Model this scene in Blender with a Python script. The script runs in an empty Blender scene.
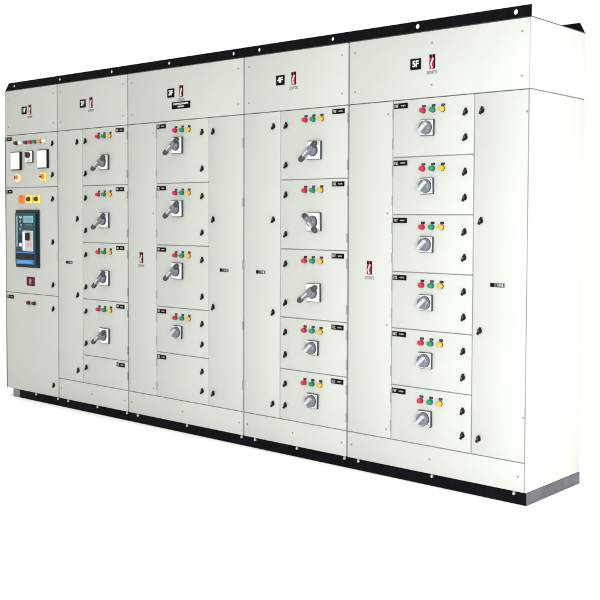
import bpy, bmesh, math, random
from mathutils import Vector, Matrix
random.seed(7)
scene = bpy.context.scene
col = scene.collection

# ------------------------------------------------------------------ materials
def mat(name, rgb, rough=0.45, metal=0.0, coat=0.0, spec=.5, bump=0.0, bscale=400, vary=0.0, vscale=3.0):
    m = bpy.data.materials.new(name); m.use_nodes = True
    nt = m.node_tree; b = nt.nodes['Principled BSDF']
    b.inputs['Base Color'].default_value = (*rgb, 1)
    b.inputs['Roughness'].default_value = rough
    b.inputs['Metallic'].default_value = metal
    b.inputs['Coat Weight'].default_value = coat
    b.inputs['Specular IOR Level'].default_value = spec
    tc = nt.nodes.new('ShaderNodeTexCoord')
    if vary:
        n = nt.nodes.new('ShaderNodeTexNoise'); n.inputs['Scale'].default_value = vscale; n.inputs['Detail'].default_value = 6
        r = nt.nodes.new('ShaderNodeMapRange'); r.inputs[1].default_value = .3; r.inputs[2].default_value = .7
        r.inputs[3].default_value = 1 - vary; r.inputs[4].default_value = 1 + vary
        mx = nt.nodes.new('ShaderNodeMix'); mx.data_type = 'RGBA'; mx.blend_type = 'MULTIPLY'; mx.inputs[0].default_value = 1
        mx.inputs[6].default_value = (*rgb, 1)
        g = nt.nodes.new('ShaderNodeNewGeometry')
        nt.links.new(g.outputs['Position'], n.inputs['Vector']); nt.links.new(n.outputs[0], r.inputs[0])
        nt.links.new(r.outputs[0], mx.inputs[7]); nt.links.new(mx.outputs[2], b.inputs['Base Color'])
        r2 = nt.nodes.new('ShaderNodeMapRange'); r2.inputs[3].default_value = rough - .06; r2.inputs[4].default_value = rough + .08
        nt.links.new(n.outputs[0], r2.inputs[0]); nt.links.new(r2.outputs[0], b.inputs['Roughness'])
    if bump:
        n = nt.nodes.new('ShaderNodeTexNoise'); n.inputs['Scale'].default_value = bscale; n.inputs['Detail'].default_value = 2
        bp = nt.nodes.new('ShaderNodeBump'); bp.inputs['Strength'].default_value = bump; bp.inputs['Distance'].default_value = .001
        g = nt.nodes.new('ShaderNodeNewGeometry')
        nt.links.new(g.outputs['Position'], n.inputs['Vector']); nt.links.new(n.outputs[0], bp.inputs['Height'])
        nt.links.new(bp.outputs[0], b.inputs['Normal'])
        if name.startswith('grey_powder'):
            n2 = nt.nodes.new('ShaderNodeTexNoise'); n2.inputs['Scale'].default_value = 3.2; n2.inputs['Detail'].default_value = 1
            b2 = nt.nodes.new('ShaderNodeBump'); b2.inputs['Strength'].default_value = .5; b2.inputs['Distance'].default_value = .006
            nt.links.new(g.outputs['Position'], n2.inputs['Vector']); nt.links.new(n2.outputs[0], b2.inputs['Height']); nt.links.new(b2.outputs[0], bp.inputs['Normal'])
    return m
M = dict(
    paint=mat('grey_powder_coat', (.390, .395, .370), .42, bump=.12, bscale=350, vary=.025, vscale=1.6),
    frame=mat('grey_powder_coat_frame', (.33, .335, .31), .5, bump=.1, vary=.02),
    black=mat('black_paint', (.0035, .0035, .004), .6, spec=.02, bump=.3, bscale=60, vary=.25, vscale=20),
    plinth=mat('plinth_black_paint', (.003, .0035, .0045), .6, spec=.025, bump=.4, bscale=40, vary=.35, vscale=14),
    plinth_lit=mat('plinth_end_lit_black', (.062, .062, .074), .45, spec=.3, vary=.3, vscale=12),  # black plinth end, its colour lightened to carry reflected light
    stub=mat('plinth_grey_paint', (.11, .14, .15), .5, vary=.2, vscale=20),
    plate=mat('black_engraved_plate', (.003, .003, .003), .5, spec=.04),
    ink=mat('white_engraving', (.75, .75, .73), .5),
    dark=mat('black_plastic', (.005, .005, .005), .4, spec=.15),
    rub=mat('dark_rubber', (.02, .02, .02), .8, spec=.1),
    white=mat('white_plastic', (.70, .70, .71), .35),
    pale=mat('pale_grey_plastic', (.40, .41, .42), .35),
    grey=mat('grey_plastic', (.10, .108, .125), .26, coat=.4, vary=.08, vscale=60),
    dgrey=mat('dark_grey_plastic', (.030, .033, .040), .35, spec=.35),
    silver=mat('silver_bar_and_highlight', (.42, .44, .48), .28, metal=.3),
    red=mat('red_lens', (.50, .004, .03), .25, spec=.3),
    green=mat('green_lens', (.0, .19, .075), .25, spec=.3),
    amber=mat('amber_lens', (.74, .30, .015), .25, spec=.3),
    orange=mat('orange_lens', (.72, .17, .02), .25, spec=.3),
    cream=mat('cream_lens', (.80, .70, .42), .3, coat=.3),
    navy=mat('navy_lens', (.01, .03, .10), .2, coat=.5),
    yellow=mat('yellow_plate', (.90, .72, .02), .4),
    navyframe=mat('breaker_frame', (.006, .012, .018), .4, spec=.15),
    brown=mat('dark_brown_cap', (.07, .012, .008), .35, spec=.25),
    maroon=mat('maroon_plate', (.075, .002, .018), .5, spec=.12),
    pink=mat('pale_pink_print', (.50, .25, .30), .5),
    logored=mat('red_print', (.33, .006, .035), .55, spec=.2),
    teal=mat('dark_teal_casing', (.006, .040, .058), .4, spec=.25, vary=.1, vscale=30),
    tealpale=mat('blue_grey_strip', (.12, .22, .27), .35),
    cyan=mat('cyan_display', (.08, .38, .46), .25),
    blue=mat('blue_label', (.02, .17, .50), .35, spec=.3),
    seam=mat('grey_gasket', (.14, .145, .14), .7, spec=.1),
    steel=mat('zinc_screw', (.40, .40, .39), .4, metal=.4),
    rivet=mat('painted_screw', (.17, .175, .17), .5),
)
# ------------------------------------------------------------------ mesh building
class MB:
    def __init__(s): s.bm = bmesh.new(); s.mats = []
    def mi(s, m):
        if m not in s.mats: s.mats.append(m)
        return s.mats.index(m)
    def merge(s, b, m):
        i = s.mi(m)
        for f in b.faces: f.material_index = i
        me = bpy.data.meshes.new('t'); b.to_mesh(me); b.free(); s.bm.from_mesh(me); bpy.data.meshes.remove(me)
    def box(s, x0, x1, y0, y1, z0, z1, m, bev=0.0, seg=2):
        b = bmesh.new(); bmesh.ops.create_cube(b, size=1)
        for v in b.verts:
            v.co = Vector(((x0+x1)/2+v.co.x*(x1-x0), (y0+y1)/2+v.co.y*(y1-y0), (z0+z1)/2+v.co.z*(z1-z0)))
        if bev: bmesh.ops.bevel(b, geom=b.edges[:], offset=bev, segments=seg, affect='EDGES', profile=.5)
        s.merge(b, m)
    def slab(s, w, h, y0, y1, m, bev=0.0, ang=0.0, cx=0, cz=0):
        b = bmesh.new(); bmesh.ops.create_cube(b, size=1)
        for v in b.verts: v.co = Vector((v.co.x*w, (y0+y1)/2+v.co.y*abs(y1-y0), v.co.z*h))
        if bev: bmesh.ops.bevel(b, geom=b.edges[:], offset=bev, segments=3, affect='EDGES', profile=.5)
        bmesh.ops.rotate(b, verts=b.verts, matrix=Matrix.Rotation(-ang, 3, 'Y'))
        bmesh.ops.translate(b, verts=b.verts, vec=(cx, 0, cz)); s.merge(b, m)
    def disc(s, r0, r1, y0, y1, m, cx=0, cz=0, n=24, bev=0.0):
        # frustum along -y: radius r0 at y0 (on the door), r1 at y1 (outer)
        b = bmesh.new(); bmesh.ops.create_cone(b, cap_ends=True, segments=n, radius1=r0, radius2=r1, depth=abs(y1-y0))
        if bev:
            ed = [e for e in b.edges if all(v.co.z > 0 for v in e.verts)]
            bmesh.ops.bevel(b, geom=ed, offset=bev, segments=3, affect='EDGES', profile=.5)
        bmesh.ops.rotate(b, verts=b.verts, matrix=Matrix.Rotation(math.pi/2, 3, 'X'))
        bmesh.ops.translate(b, verts=b.verts, vec=(cx, (y0+y1)/2, cz)); s.merge(b, m)
    def capsule(s, p0, p1, r0, r1, m, n=14, rings=5):
        # tapered round-ended bar between two points
        p0 = Vector(p0); p1 = Vector(p1); ax = (p1-p0).normalized(); q = ax.to_track_quat('Z', 'Y').to_matrix()
        b = bmesh.new(); prof = []
        for k in range(rings+1): a = math.pi/2*k/rings; prof.append((p0 - ax*r0*math.cos(a), r0*math.sin(a)))
        for k in range(rings+1): a = math.pi/2*k/rings; prof.append((p1 + ax*r1*math.sin(a), r1*math.cos(a)))
        rows = []
        for c, r in prof:
            r = max(r, 1e-4)
            rows.append([b.verts.new(c + q @ Vector((r*math.cos(2*math.pi*j/n), r*math.sin(2*math.pi*j/n), 0))) for j in range(n)])
        for a_, b_ in zip(rows, rows[1:]):
            for j in range(n): b.faces.new((a_[j], a_[(j+1) % n], b_[(j+1) % n], b_[j]))
        b.faces.new(rows[0][::-1]); b.faces.new(rows[-1]); bmesh.ops.recalc_face_normals(b, faces=b.faces); s.merge(b, m)
    def holed(s, outer, holes, y0, y1, m):
        # plate in the xz plane, outline "outer" [(x,z)], round holes [(x,z,r)], from y0 to y1
        b = bmesh.new(); es = []
        def loop(pts):
            vs = [b.verts.new((x, y0, z)) for x, z in pts]
            for i in range(len(vs)): es.append(b.edges.new((vs[i], vs[(i+1) % len(vs)])))
        loop(outer)
        for hx, hz, r in holes: loop([(hx+r*math.cos(2*math.pi*k/20), hz+r*math.sin(2*math.pi*k/20)) for k in range(20)])
        bmesh.ops.triangle_fill(b, use_beauty=True, use_dissolve=False, edges=es)
        r = bmesh.ops.extrude_face_region(b, geom=b.faces[:])
        bmesh.ops.translate(b, verts=[v for v in r['geom'] if isinstance(v, bmesh.types.BMVert)], vec=(0, y1-y0, 0))
        bmesh.ops.recalc_face_normals(b, faces=b.faces); s.merge(b, m)
    def text(s, body, size, y, m, cx=0, cz=0, bold=.0, sx=1.0):
        cu = bpy.data.curves.new('t', 'FONT'); cu.body = body; cu.size = size; cu.align_x = 'CENTER'; cu.align_y = 'CENTER'
        cu.extrude = .0004; cu.offset = bold
        o = bpy.data.objects.new('t', cu); col.objects.link(o)
        dg = bpy.context.evaluated_depsgraph_get(); me = bpy.data.meshes.new_from_object(o.evaluated_get(dg))
        b = bmesh.new(); b.from_mesh(me); bpy.data.objects.remove(o); bpy.data.meshes.remove(me); bpy.data.curves.remove(cu)
        bmesh.ops.rotate(b, verts=b.verts, matrix=Matrix.Rotation(math.pi/2, 3, 'X'))
        for v in b.verts: v.co = Vector((v.co.x*sx+cx, v.co.y+y, v.co.z+cz))
        s.merge(b, m)
    def glyphs(s, x0, x1, z0, z1, y, m, n, seed=1):
        # a line of small worn print: n letter-like groups of strokes, too small in the place to be read
        rnd = random.Random(seed); w = (x1-x0)/n; h = z1-z0; t = min(w, h)*.24
        for k in range(n):
            a = x0+k*w+w*.1; c = x0+(k+1)*w-w*.12
            kind = rnd.randrange(5)
            s.box(a, a+t, y-.0005, y, z0, z1, m)
            if kind in (0, 1, 3): s.box(a+t+.0001, c, y-.0005, y, z1-t, z1, m)
            if kind in (0, 2): s.box(a+t+.0001, c, y-.0005, y, z0, z0+t, m)
            if kind in (1, 3, 4): s.box(a+t+.0001, c-t, y-.0005, y, (z0+z1)/2-t/2, (z0+z1)/2+t/2, m)
            if kind in (2, 4): s.box(c-t+.0001, c, y-.0005, y, z0+t+.0001, z1-t-.0001, m)
    def mesh(s, name, smooth=False):
        me = bpy.data.meshes.new(name); s.bm.to_mesh(me); s.bm.free()
        for m in s.mats: me.materials.append(M[m])
        if smooth:
            for p in me.polygons: p.use_smooth = True
            try: me.set_sharp_from_angle(angle=math.radians(40))
            except Exception: pass
        return me
WP = {}
def put(name, me, parent, pos, label=None):
    o = bpy.data.objects.new(name, me); col.objects.link(o); p = Vector(pos)
    if parent: o.parent = parent; o.location = p - WP[parent.name]
    else: o.location = p
    WP[o.name] = p
    if label: o['label'] = label
    return o
def thing(name, pos, label, cat, group=None):
    o = put(name, None, None, pos); o['label'] = label; o['category'] = cat
    if group: o['group'] = group
    return o
CACHE = {}
def cached(key, fn):
    if key not in CACHE: CACHE[key] = fn()
    return CACHE[key]

# ------------------------------------------------------------------ small fittings (origin on the door face, facing -y)
def latch_me():
    b = MB(); b.disc(.0135, .0125, 0, -.004, 'dark', n=20, bev=.001)
    b.slab(.0125, .040, -.003, -.012, 'dark', bev=.003, ang=math.radians(-24))
    b.slab(.003, .010, -.012, -.0126, 'grey', ang=math.radians(-24)); return b.mesh('latch', True)
def light_me(c):
    b = MB(); b.disc(.0148, .0140, 0, -.006, 'dgrey' if c != 'cream' else 'pale'); b.disc(.0132, .0122, -.006, -.025, c, bev=.005); b.disc(.0050, .0040, -.025, -.0258, c, n=12)
    return b.mesh('indicator_light', True)
def tag_me():
    b = MB(); b.slab(.022, .011, 0, -.0025, 'plate'); b.glyphs(-.008, .008, -.002, .002, -.0025, 'grey', 4, 5); return b.mesh('light_label')
def nameplate_me(seed, w=.088, h=.027):
    b = MB(); b.slab(w, h, 0, -.003, 'plate', bev=.0006)
    b.glyphs(-w*.44, -w*.14, -.0075, .0075, -.003, 'pale', 3, seed); b.glyphs(w*.02, w*.36, -.0035, .0035, -.003, 'pale', 6, seed+9)
    return b.mesh('nameplate')
def section_plate_me(t):
    b = MB(); b.slab(.066, .056, 0, -.003, 'plate', bev=.0006); b.text(t, .043, -.0033, 'ink', bold=.0010, sx=.98); return b.mesh('section_plate')
def logo_me():
    b = MB()
    b.slab(.034, .070, 0, -.0012, 'logored')
    b.box(-.017, -.004, -.0022, -.0013, .020, .037, 'plate'); b.box(.004, .017, -.0022, -.0013, .020, .037, 'plate')
    b.box(.0095, .017, -.0022, -.0013, -.035, .0195, 'plate'); b.box(-.017, -.0125, -.0022, -.0013, -.016, .012, 'plate')
    b.slab(.007, .034, -.0013, -.0024, 'ink', ang=math.radians(-28), cx=-.002, cz=.003)
    b.slab(.006, .020, -.0013, -.0023, 'ink', ang=math.radians(20), cx=-.004, cz=-.021)
    b.slab(.066, .017, 0, -.0004, 'pale', cz=-.0525); b.glyphs(-.032, .032, -.060, -.045, -.0006, 'plate', 8, 31)
    return b.mesh('maker_logo')
def emblem_me(w=.075):
    b = MB(); b.slab(w, .021, 0, -.0015, 'grey'); b.slab(w*.40, .010, -.0015, -.0018, 'white', cx=w*.20)
    b.box(-w/2, -w*.24, -.0025, -.0016, -.0095, .0095, 'plate'); b.glyphs(-w*.2, w*.48, -.0075, .0075, -.0022, 'plate', 6, 12)
    return b.mesh('door_emblem')
def base_switch(b, s):
    b.slab(s, s, 0, -.0135, 'dgrey', bev=.003); b.slab(s-.007, s-.007, -.0136, -.0165, 'white', bev=.001)
    for a in (-1, 1):
        for c in (-1, 1): b.disc(.0028, .0025, -.0165, -.018, 'dgrey', cx=a*(s/2-.011), cz=c*(s/2-.011), n=10)
def knob_me():
    b = MB(); base_switch(b, .083)
    b.disc(.036, .035, -.0165, -.024, 'dgrey', n=32); b.disc(.034, .030, -.024, -.044, 'grey', n=32, bev=.004)
    b.slab(.062, .017, -.040, -.062, 'silver', bev=.005, ang=math.radians(45))
    b.slab(.009, .0024, -.0622, -.0628, 'red', ang=math.radians(45), cx=.014, cz=.014)
    return b.mesh('rotary_switch', True)
def lever_me(deg):
    b = MB(); base_switch(b, .104); a = math.radians(deg); u = Vector((math.cos(a), 0, math.sin(a)))
    b.disc(.034, .033, -.0165, -.026, 'dgrey', n=32); b.disc(.031, .026, -.026, -.046, 'grey', n=32, bev=.004)
    hub = Vector((0, -.047, 0))
    b.capsule(hub, hub+u*.046+Vector((0, .004, 0)), .0160, .0150, 'grey')
    b.capsule(hub, hub-u*.058-Vector((0, .010, 0)), .0170, .0115, 'grey')
    b.capsule(hub+u*.034+Vector((0, .004, 0)), hub+u*.050+Vector((0, .004, 0)), .0168, .0160, 'dgrey')
    b.capsule(hub-u*.060-Vector((0, .010, 0)), hub-u*.072-Vector((0, .012, 0)), .0165, .0160, 'dgrey')
    # thin silver capsule standing in for the highlight on the lever's neck
    b.capsule(hub-u*.008-Vector((0, .0135, 0)), hub-u*.045-Vector((0, .017, 0)), .0065, .0055, 'silver')
    return b.mesh('lever_switch', True)
def screw_me(): b = MB(); b.disc(.0055, .0045, 0, -.0025, 'rivet', n=12); return b.mesh('screw')
def bolt_me(): b = MB(); b.disc(.0075, .0070, 0, -.008, 'steel', n=6); b.box(-.005, .005, -.005, 0, .006, .0105, 'steel'); return b.mesh('bolt')
def hinge_me():
    b = MB(); b.bm.free(); b.bm = bmesh.new(); t = bmesh.new()
    bmesh.ops.create_cone(t, cap_ends=True, segments=12, radius1=.0042, radius2=.0042, depth=.052); b.merge(t, 'rivet'); return b.mesh('hinge', True)
def panel_me(w, h, name, bev=.0042, t=.0105):
    b = MB(); b.box(-w/2, w/2, 0, t, -h/2, h/2, 'paint', bev=bev); return b.mesh(name, True)

X = [-4.504, -3.817, -3.015, -1.917, -1.110, 0.0]
D, ZB, ZH, ZK, ZT = .549, .0614, 1.967, .2035, 2.300
G = .0019          # half a seam
S = .0055           # half the gap between cabinets
def panel(name, cab, x0, x1, z0, z1, label=None):
    w, h = x1-x0, z1-z0
    me = cached((name.split('.')[0], round(w, 3), round(h, 3)), lambda: panel_me(w, h, name))
    return put(name, me, cab, ((x0+x1)/2, 0, (z0+z1)/2), label)
def fit(name, key, fn, parent, x, z, label=None): return put(name, cached(key, fn), parent, (x, 0, z), label)
# things that stick out look shifted from the measuring station: bring the measured place back onto the door
def real(x, z, p): return x + p*(2.35-x)/4.10, z - p*(z-1.353)/4.10*(-1)
def latch(door, x, z):
    o = fit('latch', 'latch', latch_me, door, x+.008*(2.35-x)/4.1, z)
    o.rotation_euler.y = math.radians(random.uniform(-6, 6))
def hinges(door, x, zs):
    for z in zs: put('hinge', cached('hinge', hinge_me), door, (x, .001, z))
def lights(door, xs, z, cols=('red', 'green', 'amber')):
    for x, c in zip(xs, cols):
        xr = x + .016*(2.35-x)/4.1
        l = fit('indicator_light', 'light'+c, lambda: light_me(c), door, xr, z-.003)
        t = fit('light_label', 'lighttag', tag_me, door, xr+.003, z+.0185)
        l['label'] = {'red': 'red indicator light', 'green': 'green indicator light', 'amber': 'amber indicator light'}.get(c, c+' indicator light')

def screws(part, pts):
    for x, z in pts: fit('screw', 'screw', screw_me, part, x, z)

def shell(i, label, bottom=ZB):
    x0, x1 = X[i]+S, X[i+1]-S
    if i == 0: x0 = X[0]
    if i == 4: x1 = X[5]
    cab = thing('switchboard_cabinet', ((x0+x1)/2, D/2, 0), label, 'electrical cabinet', 'switchboard cabinets bolted in a row')
    a = x0 + (.010 if i == 0 else 0); c = x1 - (.010 if i == 4 else 0)
    b = MB(); cx, cy = (x0+x1)/2, D/2
    b.box(a-cx, c-cx, .011-cy, D-cy, ZB-0, ZH-.002, 'frame')
    b.box(x0+.004-cx, x1-.004-cx, .015-cy, D-.004-cy, ZH-.0021, ZH+.0021, 'seam')
    b.box(a-cx, c-cx, .011-cy, D-cy, ZH+.002, ZT-.001, 'frame')
    body = put('body', b.mesh('body'), cab, (cx, cy, 0))
    # end panels on the free ends
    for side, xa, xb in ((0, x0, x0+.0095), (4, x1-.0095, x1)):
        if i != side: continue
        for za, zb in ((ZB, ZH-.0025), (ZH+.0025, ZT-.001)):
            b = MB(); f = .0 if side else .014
            if not side: b.box(-.00475, .00475, .001, .0139, -(zb-za)/2, (zb-za)/2, 'dgrey' if za < 1 else 'frame', bev=.002)  # lower strip is dark to stand in for shade along the door edge
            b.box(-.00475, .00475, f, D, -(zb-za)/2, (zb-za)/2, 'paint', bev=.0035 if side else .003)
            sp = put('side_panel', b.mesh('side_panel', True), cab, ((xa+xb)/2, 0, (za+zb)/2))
    # roof sheet
    b = MB(); b.box(x0-cx+.001, x1-cx-.001, .002-cy, D-.002-cy, 0, .0035, 'dgrey'); put('roof', b.mesh('roof'), cab, (cx, cy, ZT-.001))
    return cab, (x0+.0105 if i == 0 else x0), (x1-.0125 if i == 4 else x1)

RAILH = [-4.373, -3.786, -3.187, -2.595, -2.007, -1.791, -1.227, -.658, -.088]
BOLTS = [-4.104, -3.826, -3.700, -3.356, -3.028, -2.914, -2.423, -1.930, -1.816, -1.479, -1.125, -1.027, -.543, -.065]
def rails(cab, i):
    x0, x1 = X[i]+.0012, X[i+1]-.0012
    ol = ((x0+.012, 2.3035), (x1, 2.3035), (x1, 2.357), (x0+.062, 2.357)) if i == 0 else ((x0, 2.3035), (x1, 2.3035), (x1, 2.357), (x0, 2.357))
    if i == 4: x1 = -.004; ol = ((x0, 2.3035), (x1, 2.3035), (x1, 2.357), (x0, 2.357))
    for back in (False, True):
        o2 = ol
        if back and i == 4: o2 = ((x0, 2.3035), (-.006, 2.3035), (-.034, 2.357), (x0, 2.357))
        b = MB(); cx = (x0+x1)/2; y0, y1 = (.001, .007) if not back else (D-.007, D-.001)
        hs = [] if back else [(h-cx, .0275, .0125 if h > -.7 else .0105) for h in RAILH if x0 < h < x1]
        b.holed([(x-cx, z-2.3035) for x, z in o2], hs, y0, y1, 'black')
        f0, f1 = (.0071, .05) if not back else (D-.05, D-.0071)
        b.box(min(p[0] for p in o2)-cx+.02, x1-cx-.02, f0, f1, 0, .005, 'black')
        put('lifting_rail', b.mesh('lifting_rail'), cab, (cx, 0, 2.3035), 'black lifting rail with holes along the %s top edge' % ('rear' if back else 'front'))
def plinth(cab, i):
    x0, x1 = X[i]+.0012, X[i+1]-.0012
    if i == 0: x0 = -4.415
    if i == 4: x1 = -.001
    cx = (x0+x1)/2; b = MB(); f = .004
    xs = x0
    if i == 0:
        b.box(x0-cx, x0+.085-cx, f-.001, .10, 0, ZB-.001, 'stub', bev=.002); xs = x0+.0852
    b.box(xs-cx, x1-cx, f, .05, .001, ZB-.001, 'plinth', bev=.002)
    b.box(xs-cx, x1-cx, D-.05, D-.003, .001, ZB-.001, 'plinth', bev=.002)
    for xa in ((x0, x1-.04) if i != 0 else (x0+.0853, x1-.04)): b.box(xa-cx, xa+.04-cx, .0502, D-.0502, .001, ZB-.001, 'plinth')
    if i == 4: b.box(x1-cx+.0002, x1-cx+.0012, f+.002, D-.003, .001, ZB-.001, 'plinth_lit')  # added skin with the lit tone of the plinth's right end
    p = put('plinth', b.mesh('plinth', True), cab, (cx, 0, 0))
    for bx in BOLTS:
        if x0 < bx < x1: put('bolt', cached('bolt', bolt_me), p, (bx, f, .0505))
def header(cab, a, c, sec, sx, lx, lz, strip=False, scr=()):
    h = panel('header_panel', cab, a, c, ZH+G, ZT-.0015)
    fit('section_plate', 'sec'+sec, lambda: section_plate_me(sec), h, sx, 2.141)
    fit('maker_logo', 'logo', logo_me, h, lx, lz)
    pts = [(x, z) for x in (a+.04, c-.04) for z in (2.238, 2.030)] + list(scr)
    screws(h, pts)
    if strip:
        b = MB(); b.slab(.172, .044, 0, -.003, 'plate', bev=.0006)
        b.glyphs(-.070, .070, .003, .014, -.003, 'ink', 15, 4); b.glyphs(-.030, .030, -.014, -.004, -.003, 'ink', 7, 8)
        put('title_plate', b.mesh('title_plate'), h, (-2.476, 0, 2.060))
def kick(cab, a, c, scr=True):
    k = panel('kick_panel', cab, a, c, ZB, ZK-G)
    screws(k, [(x, .135) for x in (a+.03, (a+c)/2, c-.03)])
def feeder(cab, x0, x1, zt, zb, lx, latx, npx, sw, hx, hz, seed, hside, both=True):
    d = panel('module_door', cab, x0, x1, zb+G, zt-G)
    fit('nameplate', 'np%d' % (seed % 5), lambda: nameplate_me(seed % 5+20), d, npx, zt-.030)
    latch(d, latx, zt-.085)
    if both: latch(d, latx, zb+.083)
    if sw is not None:
        lights(d, lx, zt-.060)
        if sw == 'knob': o = put('rotary_switch', cached('knob', knob_me), d, (hx, 0, hz))
        else: o = put('lever_switch', cached(('lev', sw), lambda: lever_me(sw)), d, (hx, 0, hz))
        o.rotation_euler.y = math.radians(random.uniform(-1.2, 1.2))
    hinges(d, (x1+.0012 if hside > 0 else x0-.0012), ((zt-.07), (zb+.07)) if both else ((zt+zb)/2,))
    return d

# ================================================================== cabinet 1: meters and breaker
cab, a, c = shell(0, 'narrow leftmost cabinet with two white square meters above a dark circuit breaker')
header(cab, a, c, '1F', -4.235, -4.160, 2.141)
md = panel('meter_door', cab, a, c, 1.575+G, ZH-G)
fit('nameplate', 'np0', lambda: nameplate_me(20), md, -4.452, 1.940)
for x, cc in zip((-4.365, -4.304, -4.239, -4.178, -4.119, -4.051, -3.996), ('brown', 'cream', 'navy', 'red', 'green', 'orange', 'cream')):
    xr = x+.016*(2.35-x)/4.1; l = fit('indicator_light', 'light'+cc, lambda: light_me(cc), md, xr, 1.905); l['label'] = cc+' indicator light'
def meter_me():
    b = MB(); b.slab(.128, .136, 0, -.018, 'dark', bev=.003); b.slab(.116, .124, -.018, -.0205, 'white', bev=.001)
    b.slab(.090, .0012, -.0205, -.0209, 'pink', ang=math.radians(32), cz=.012); b.disc(.004, .003, -.0205, -.023, 'grey', cx=.03, cz=-.038, n=12)
    for k in range(9):
        an = math.radians(100+k*8.5); b.slab(.0016, .008, -.0205, -.0209, 'pale', ang=an-math.pi/2, cx=.038+.085*math.cos(an), cz=-.036+.085*math.sin(an))
    b.glyphs(-.03, .005, -.045, -.037, -.0205, 'pale', 3, 6)
    return b.mesh('analogue_meter')
put('analogue_meter', cached('meter', meter_me), md, (-4.333, 0, 1.772))
put('analogue_meter', cached('meter', meter_me), md, (-3.983, 0, 1.776))
b = MB(); b.slab(.094, .090, 0, -.012, 'dgrey', bev=.008); b.slab(.086, .082, -.012, -.015, 'white', bev=.001)
b.disc(.022, .020, -.015, -.035, 'brown', n=24, bev=.002, cz=.012); b.slab(.012, .046, -.030, -.042, 'brown', bev=.003, ang=.3, cz=.012)
b.slab(.05, .016, -.015, -.0156, 'pale', cz=-.028)
put('selector_switch', b.mesh('selector_switch', True), md, (-4.160, 0, 1.798))
b = MB(); b.disc(.034, .032, 0, -.008, 'cream', n=28); b.disc(.016, .014, -.008, -.026, 'orange', n=20, bev=.002); b.slab(.008, .026, -.02, -.03, 'brown', bev=.002)
put('selector_switch', b.mesh('selector_switch', True), md, (-4.325, 0, 1.650))
b = MB(); b.slab(.070, .056, 0, -.004, 'yellow', bev=.001); b.disc(.019, .017, -.004, -.020, 'orange', n=20, bev=.002); b.slab(.022, .009, -.018, -.027, 'brown', bev=.002)
put('selector_switch', b.mesh('selector_switch', True), md, (-3.995, 0, 1.650))
latch(md, -3.886, 1.883); latch(md, -3.886, 1.660)
bd = panel('breaker_door', cab, a, c, .790+G, 1.575-G)
fit('nameplate', 'np1', lambda: nameplate_me(21), bd, -4.445, 1.546)
for x, cc in ((-4.290, 'orange'), (-4.185, 'yellow'), (-4.085, 'yellow')):
    b = MB(); b.slab(.076, .062, 0, -.004, 'yellow' if cc == 'yellow' else 'orange', bev=.001); b.disc(.017, .015, -.004, -.022, 'brown' if cc == 'yellow' else 'orange', n=20, bev=.002)
    b.glyphs(-.02, .02, .020, .026, -.004, 'brown', 5, 2)
    put('push_button', b.mesh('push_button', True), bd, (x+.01, 0, 1.488))
for z in (1.487, 1.178, .870): latch(bd, -3.886, z)
# air circuit breaker (draw-out type) standing proud in its cut-out
bx, bz = -4.190, 1.197; W, H = .296, .425
b = MB(); b.slab(W, H, 0, -.016, 'navyframe', bev=.003); b.slab(W-.034, H-.05, -.016, -.030, 'teal', bev=.003)
b.box(-.112, -.090, -.034, -.0301, -.06, .168, 'tealpale', bev=.001)
for k in range(9): b.box(-.082, -.022, -.032, -.0301, -.055+k*.010, -.050+k*.010, 'dark')
b.box(-.016, .112, -.0335, -.0301, .118, .168, 'cyan', bev=.001); b.box(.0, .095, -.0342, -.0336, .130, .156, 'tealpale')
b.glyphs(-.078, -.038, .150, .163, -.030, 'ink', 3, 1)
for k in range(3): b.disc(.010, .009, -.030, -.037, 'tealpale', cx=-.055+.012*(k % 2), cz=.128-.028*k, n=16)
b.glyphs(.0, .10, .098, .106, -.030, 'tealpale', 9, 3)
b.box(-.016, .112, -.040, -.0301, -.092, .060, 'pale', bev=.003); b.box(-.012, .012, -.0425, -.0401, -.08, .05, 'ink')
b.box(.040, .080, -.056, -.0401, -.012, .044, 'dark', bev=.004)
b.slab(.03, .022, -.040, -.043, 'pink', cx=.045, cz=-.048); b.slab(.022, .022, -.040, -.044, 'pink', cx=.090, cz=-.045)
b.disc(.014, .012, -.030, -.040, 'ink', cx=-.052, cz=-.045, n=20)
b.box(-.118, .118, -.034, -.0301, -.1065, -.098, 'blue', bev=.0005); b.box(-.118, .118, -.036, -.0301, -.150, -.1075, 'dark', bev=.002)
b.box(-.110, .112, -.0345, -.0301, -.186, -.156, 'blue', bev=.001)
b.glyphs(-.095, .09, -.178, -.165, -.0345, 'cyan', 11, 7)
put('circuit_breaker', b.mesh('circuit_breaker'), bd, (bx, 0, bz), 'dark teal circuit breaker face with a cyan display and blue label strip')
b = MB(); b.slab(.105, .066, 0, -.003, 'maroon', bev=.0008); b.text('!', .045, -.0032, 'pink', bold=.002, cx=.004)
b.box(-.012, -.006, -.0035, -.003, -.02, .02, 'pink'); put('warning_plate', b.mesh('warning_plate'), bd, (-4.163, 0, .882))
ld = panel('lower_door', cab, a, c, ZB, .790-G)
fit('nameplate', 'np2', lambda: nameplate_me(22), ld, -4.438, .756)
for x in (-4.205, -4.135): fit('indicator_light', 'lightbrown', lambda: light_me('brown'), ld, x+.02, .723)['label'] = 'dark brown indicator light'
latch(ld, -3.886, .698); latch(ld, -3.886, .145)
rails(cab, 0); plinth(cab, 0)

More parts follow.
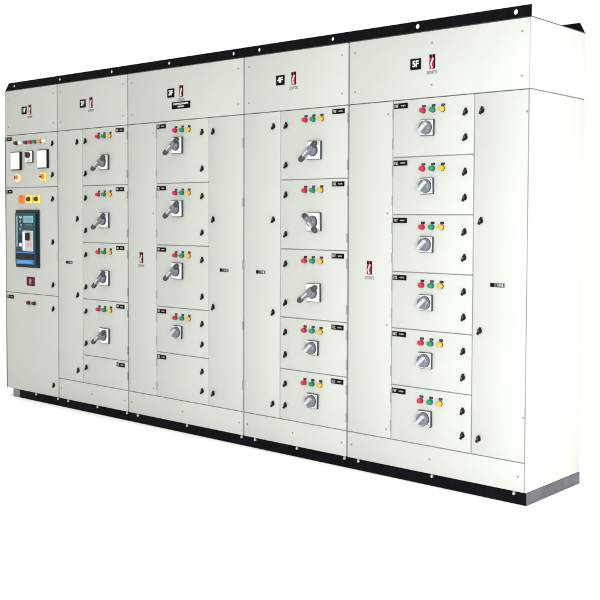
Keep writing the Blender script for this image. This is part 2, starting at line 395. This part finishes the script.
# ================================================================== cabinet 2
cab, a, c = shell(1, 'second cabinet from the left, four lever switches in one column, beside the meter cabinet')
header(cab, a, c, '2F', -3.508, -3.414, 2.140)
xd = -3.519
d = panel('cable_door', cab, a, xd-G, ZK+G, ZH-G)
for z in (1.880, 1.345, .813, .283): latch(d, -3.586, z)
put('door_emblem', cached('emb', emblem_me), d, (-3.676, 0, 1.039)); hinges(d, a-.001, (1.8, 1.08, .36))
Z = (ZH, 1.575, 1.183, .791, .399, ZK); SW = (40, 42, 48, 38)
for k in range(5):
    blank = k == 4
    feeder(cab, xd+G, c, Z[k], Z[k+1], (-3.353, -3.288, -3.223), -3.490, -3.095, None if blank else SW[k], -3.262, Z[k]-.238, 3+k, 1, not blank)
kick(cab, a, c); rails(cab, 1); plinth(cab, 1)

# ================================================================== cabinet 3
cab, a, c = shell(2, 'wide middle cabinet with a black title plate under its number and centre switch column')
header(cab, a, c, '3F', -2.574, -2.474, 2.146, strip=True)
xl, xr = -2.719, -2.2225
d = panel('blank_panel', cab, a, xl-G, ZK+G, ZH-G)
fit('maker_logo', 'logo', logo_me, d, -2.872, 1.094); screws(d, [(xl-.03, 1.385), (xl-.03, .25), (xl-.03, 1.9)])
d = panel('cable_door', cab, xr+G, c, ZK+G, ZH-G)
for z in (1.880, 1.347, .813, .283): latch(d, -2.189, z)
put('door_emblem', cached('emb', emblem_me), d, (-2.082, 0, 1.042)); hinges(d, c+.0012, (1.80, 1.45, 1.08, .72, .36))
Z = (ZH, 1.575, 1.183, .788, .493, ZK); HZ = (1.810, 1.414, 1.022, .636)
for k in range(5):
    sw = (42, 40, 43, 'knob', None)[k]
    feeder(cab, xl+G, xr-G, Z[k], Z[k+1], (-2.547, -2.483, -2.420), -2.288, -2.668, sw, -2.508 if k < 3 else -2.505, HZ[k] if k < 4 else 0, 9+k, -1)
kick(cab, a, c); rails(cab, 2); plinth(cab, 2)

# ================================================================== cabinet 4
cab, a, c = shell(3, 'narrow cabinet second from the right, three lever switches above two small round knobs')
header(cab, a, c, '4F', -1.617, -1.513, 2.142)
xd = -1.616
d = panel('cable_door', cab, a, xd-G, ZK+G, ZH-G)
for z in (1.882, 1.348, .814, .283): latch(d, -1.678, z)
put('door_emblem', cached('emb', emblem_me), d, (-1.771, 0, 1.043)); hinges(d, a-.001, (1.8, 1.08, .36))
Z = (ZH, 1.575, 1.183, .793, .496, ZK); HZ = (1.733, 1.338, .945, .636, .339)
for k in range(5):
    sw = (45, 138, 36, 'knob', 'knob')[k]
    feeder(cab, xd+G, c, Z[k], Z[k+1], (-1.436, -1.376, -1.316), -1.579, -1.179, sw, (-1.350, -1.350, -1.350, -1.356, -1.356)[k], HZ[k], 14+k, 1)
kick(cab, a, c); rails(cab, 3); plinth(cab, 3)

# ================================================================== cabinet 5
cab, a, c = shell(4, 'wide rightmost cabinet with six round rotary switches in one column and a bare white end')
header(cab, a, X[5]-.0098, '5F', -.665, -.562, 2.144, scr=((-.565, 2.238), (-.565, 2.030)))
xl, xr = -.809, -.311
d = panel('blank_panel', cab, a, xl-G, ZK+G, ZH-G)
fit('maker_logo', 'logo', logo_me, d, -.958, 1.096); screws(d, [(xl-.03, 1.385), (xl-.03, .25), (xl-.03, 1.9), (xl-.03, .80)])
d = panel('cable_door', cab, xr+G, c, ZK+G, ZH-G)
for z in (1.882, 1.349, .813, .284): latch(d, -.272, z)
put('door_emblem', cached('emb2', lambda: emblem_me(.080)), d, (-.168, 0, 1.041)); screws(d, [(c-.006, 1.862), (c-.006, .42)])
Z = (ZH, 1.674, 1.379, 1.084, .790, .493, ZK)
for k in range(6):
    feeder(cab, xl+G, xr-G, Z[k], Z[k+1], (-.626, -.566, -.507), -.366, -.757, 'knob', -.585, Z[k]-.151, 19+k, -1)
kick(cab, a, c); rails(cab, 4); plinth(cab, 4)

# ------------------------------------------------------------------ ground
gm = mat('white_studio_floor', (.93, .93, .93), .8)
bm = bmesh.new(); bmesh.ops.create_grid(bm, x_segments=2, y_segments=2, size=60); me = bpy.data.meshes.new('ground'); bm.to_mesh(me); bm.free(); me.materials.append(gm)
g = bpy.data.objects.new('ground', me); col.objects.link(g); g['kind'] = 'structure'; g['label'] = 'plain white floor'

# ------------------------------------------------------------------ light
w = bpy.data.worlds.new('World'); scene.world = w; w.use_nodes = True
bg = w.node_tree.nodes['Background']; bg.inputs[0].default_value = (1.0, 1.0, .955, 1); bg.inputs[1].default_value = 1.12
def area(name, loc, target, size, power, color):
    l = bpy.data.lights.new(name, 'AREA'); l.shape = 'RECTANGLE'; l.size, l.size_y = size; l.energy = power; l.color = color
    o = bpy.data.objects.new(name, l); col.objects.link(o); o.location = loc
    o.rotation_euler = (Vector(target)-Vector(loc)).to_track_quat('-Z', 'Y').to_euler(); return o
area('key_softbox', (3.2, -4.3, .9), (-.8, 0, .6), (2.0, 2.0), 378, (.905, 1.0, 1.01))
area('side_fill', (4.2, .6, 1.6), (0, .3, 1.0), (2.4, 2.4), 165, (1, 1, 1))  # added lamp, lifts the right end face to white
area('floor_fill', (-2.6, -1.9, 5.2), (-2.6, -1.9, 0), (7.0, 1.4), 40, (1, 1, 1)).data.spread = math.radians(62)  # added lamp with narrow spread, keeps the floor white but spares the fronts

# ------------------------------------------------------------------ camera
cd = bpy.data.cameras.new('camera'); cam = bpy.data.objects.new('camera', cd); col.objects.link(cam); scene.camera = cam
right = Vector((.76795, .64049, .00576)); up = Vector((-.02969, .02661, .9992)); fwd = Vector((-.63983, .76751, -.03945))
mw = Matrix((right, up, -fwd)).transposed().to_4x4(); mw.translation = Vector((2.3496, -4.1038, 1.3526)); cam.matrix_world = mw
cd.sensor_fit = 'HORIZONTAL'; cd.sensor_width = 36; cd.lens = 994.83/600*36
cd.shift_x = (300-353.13)/600; cd.shift_y = (258.71-300)/600; cd.clip_end = 500; cd.clip_start = .05
scene.render.resolution_x = 1024; scene.render.resolution_y = 1024
scene.view_settings.view_transform = 'Standard'; scene.view_settings.look = 'None'; scene.view_settings.exposure = 0; scene.view_settings.gamma = 1
scene.render.engine = 'CYCLES'
scene.cycles.pixel_filter_width = 1.9
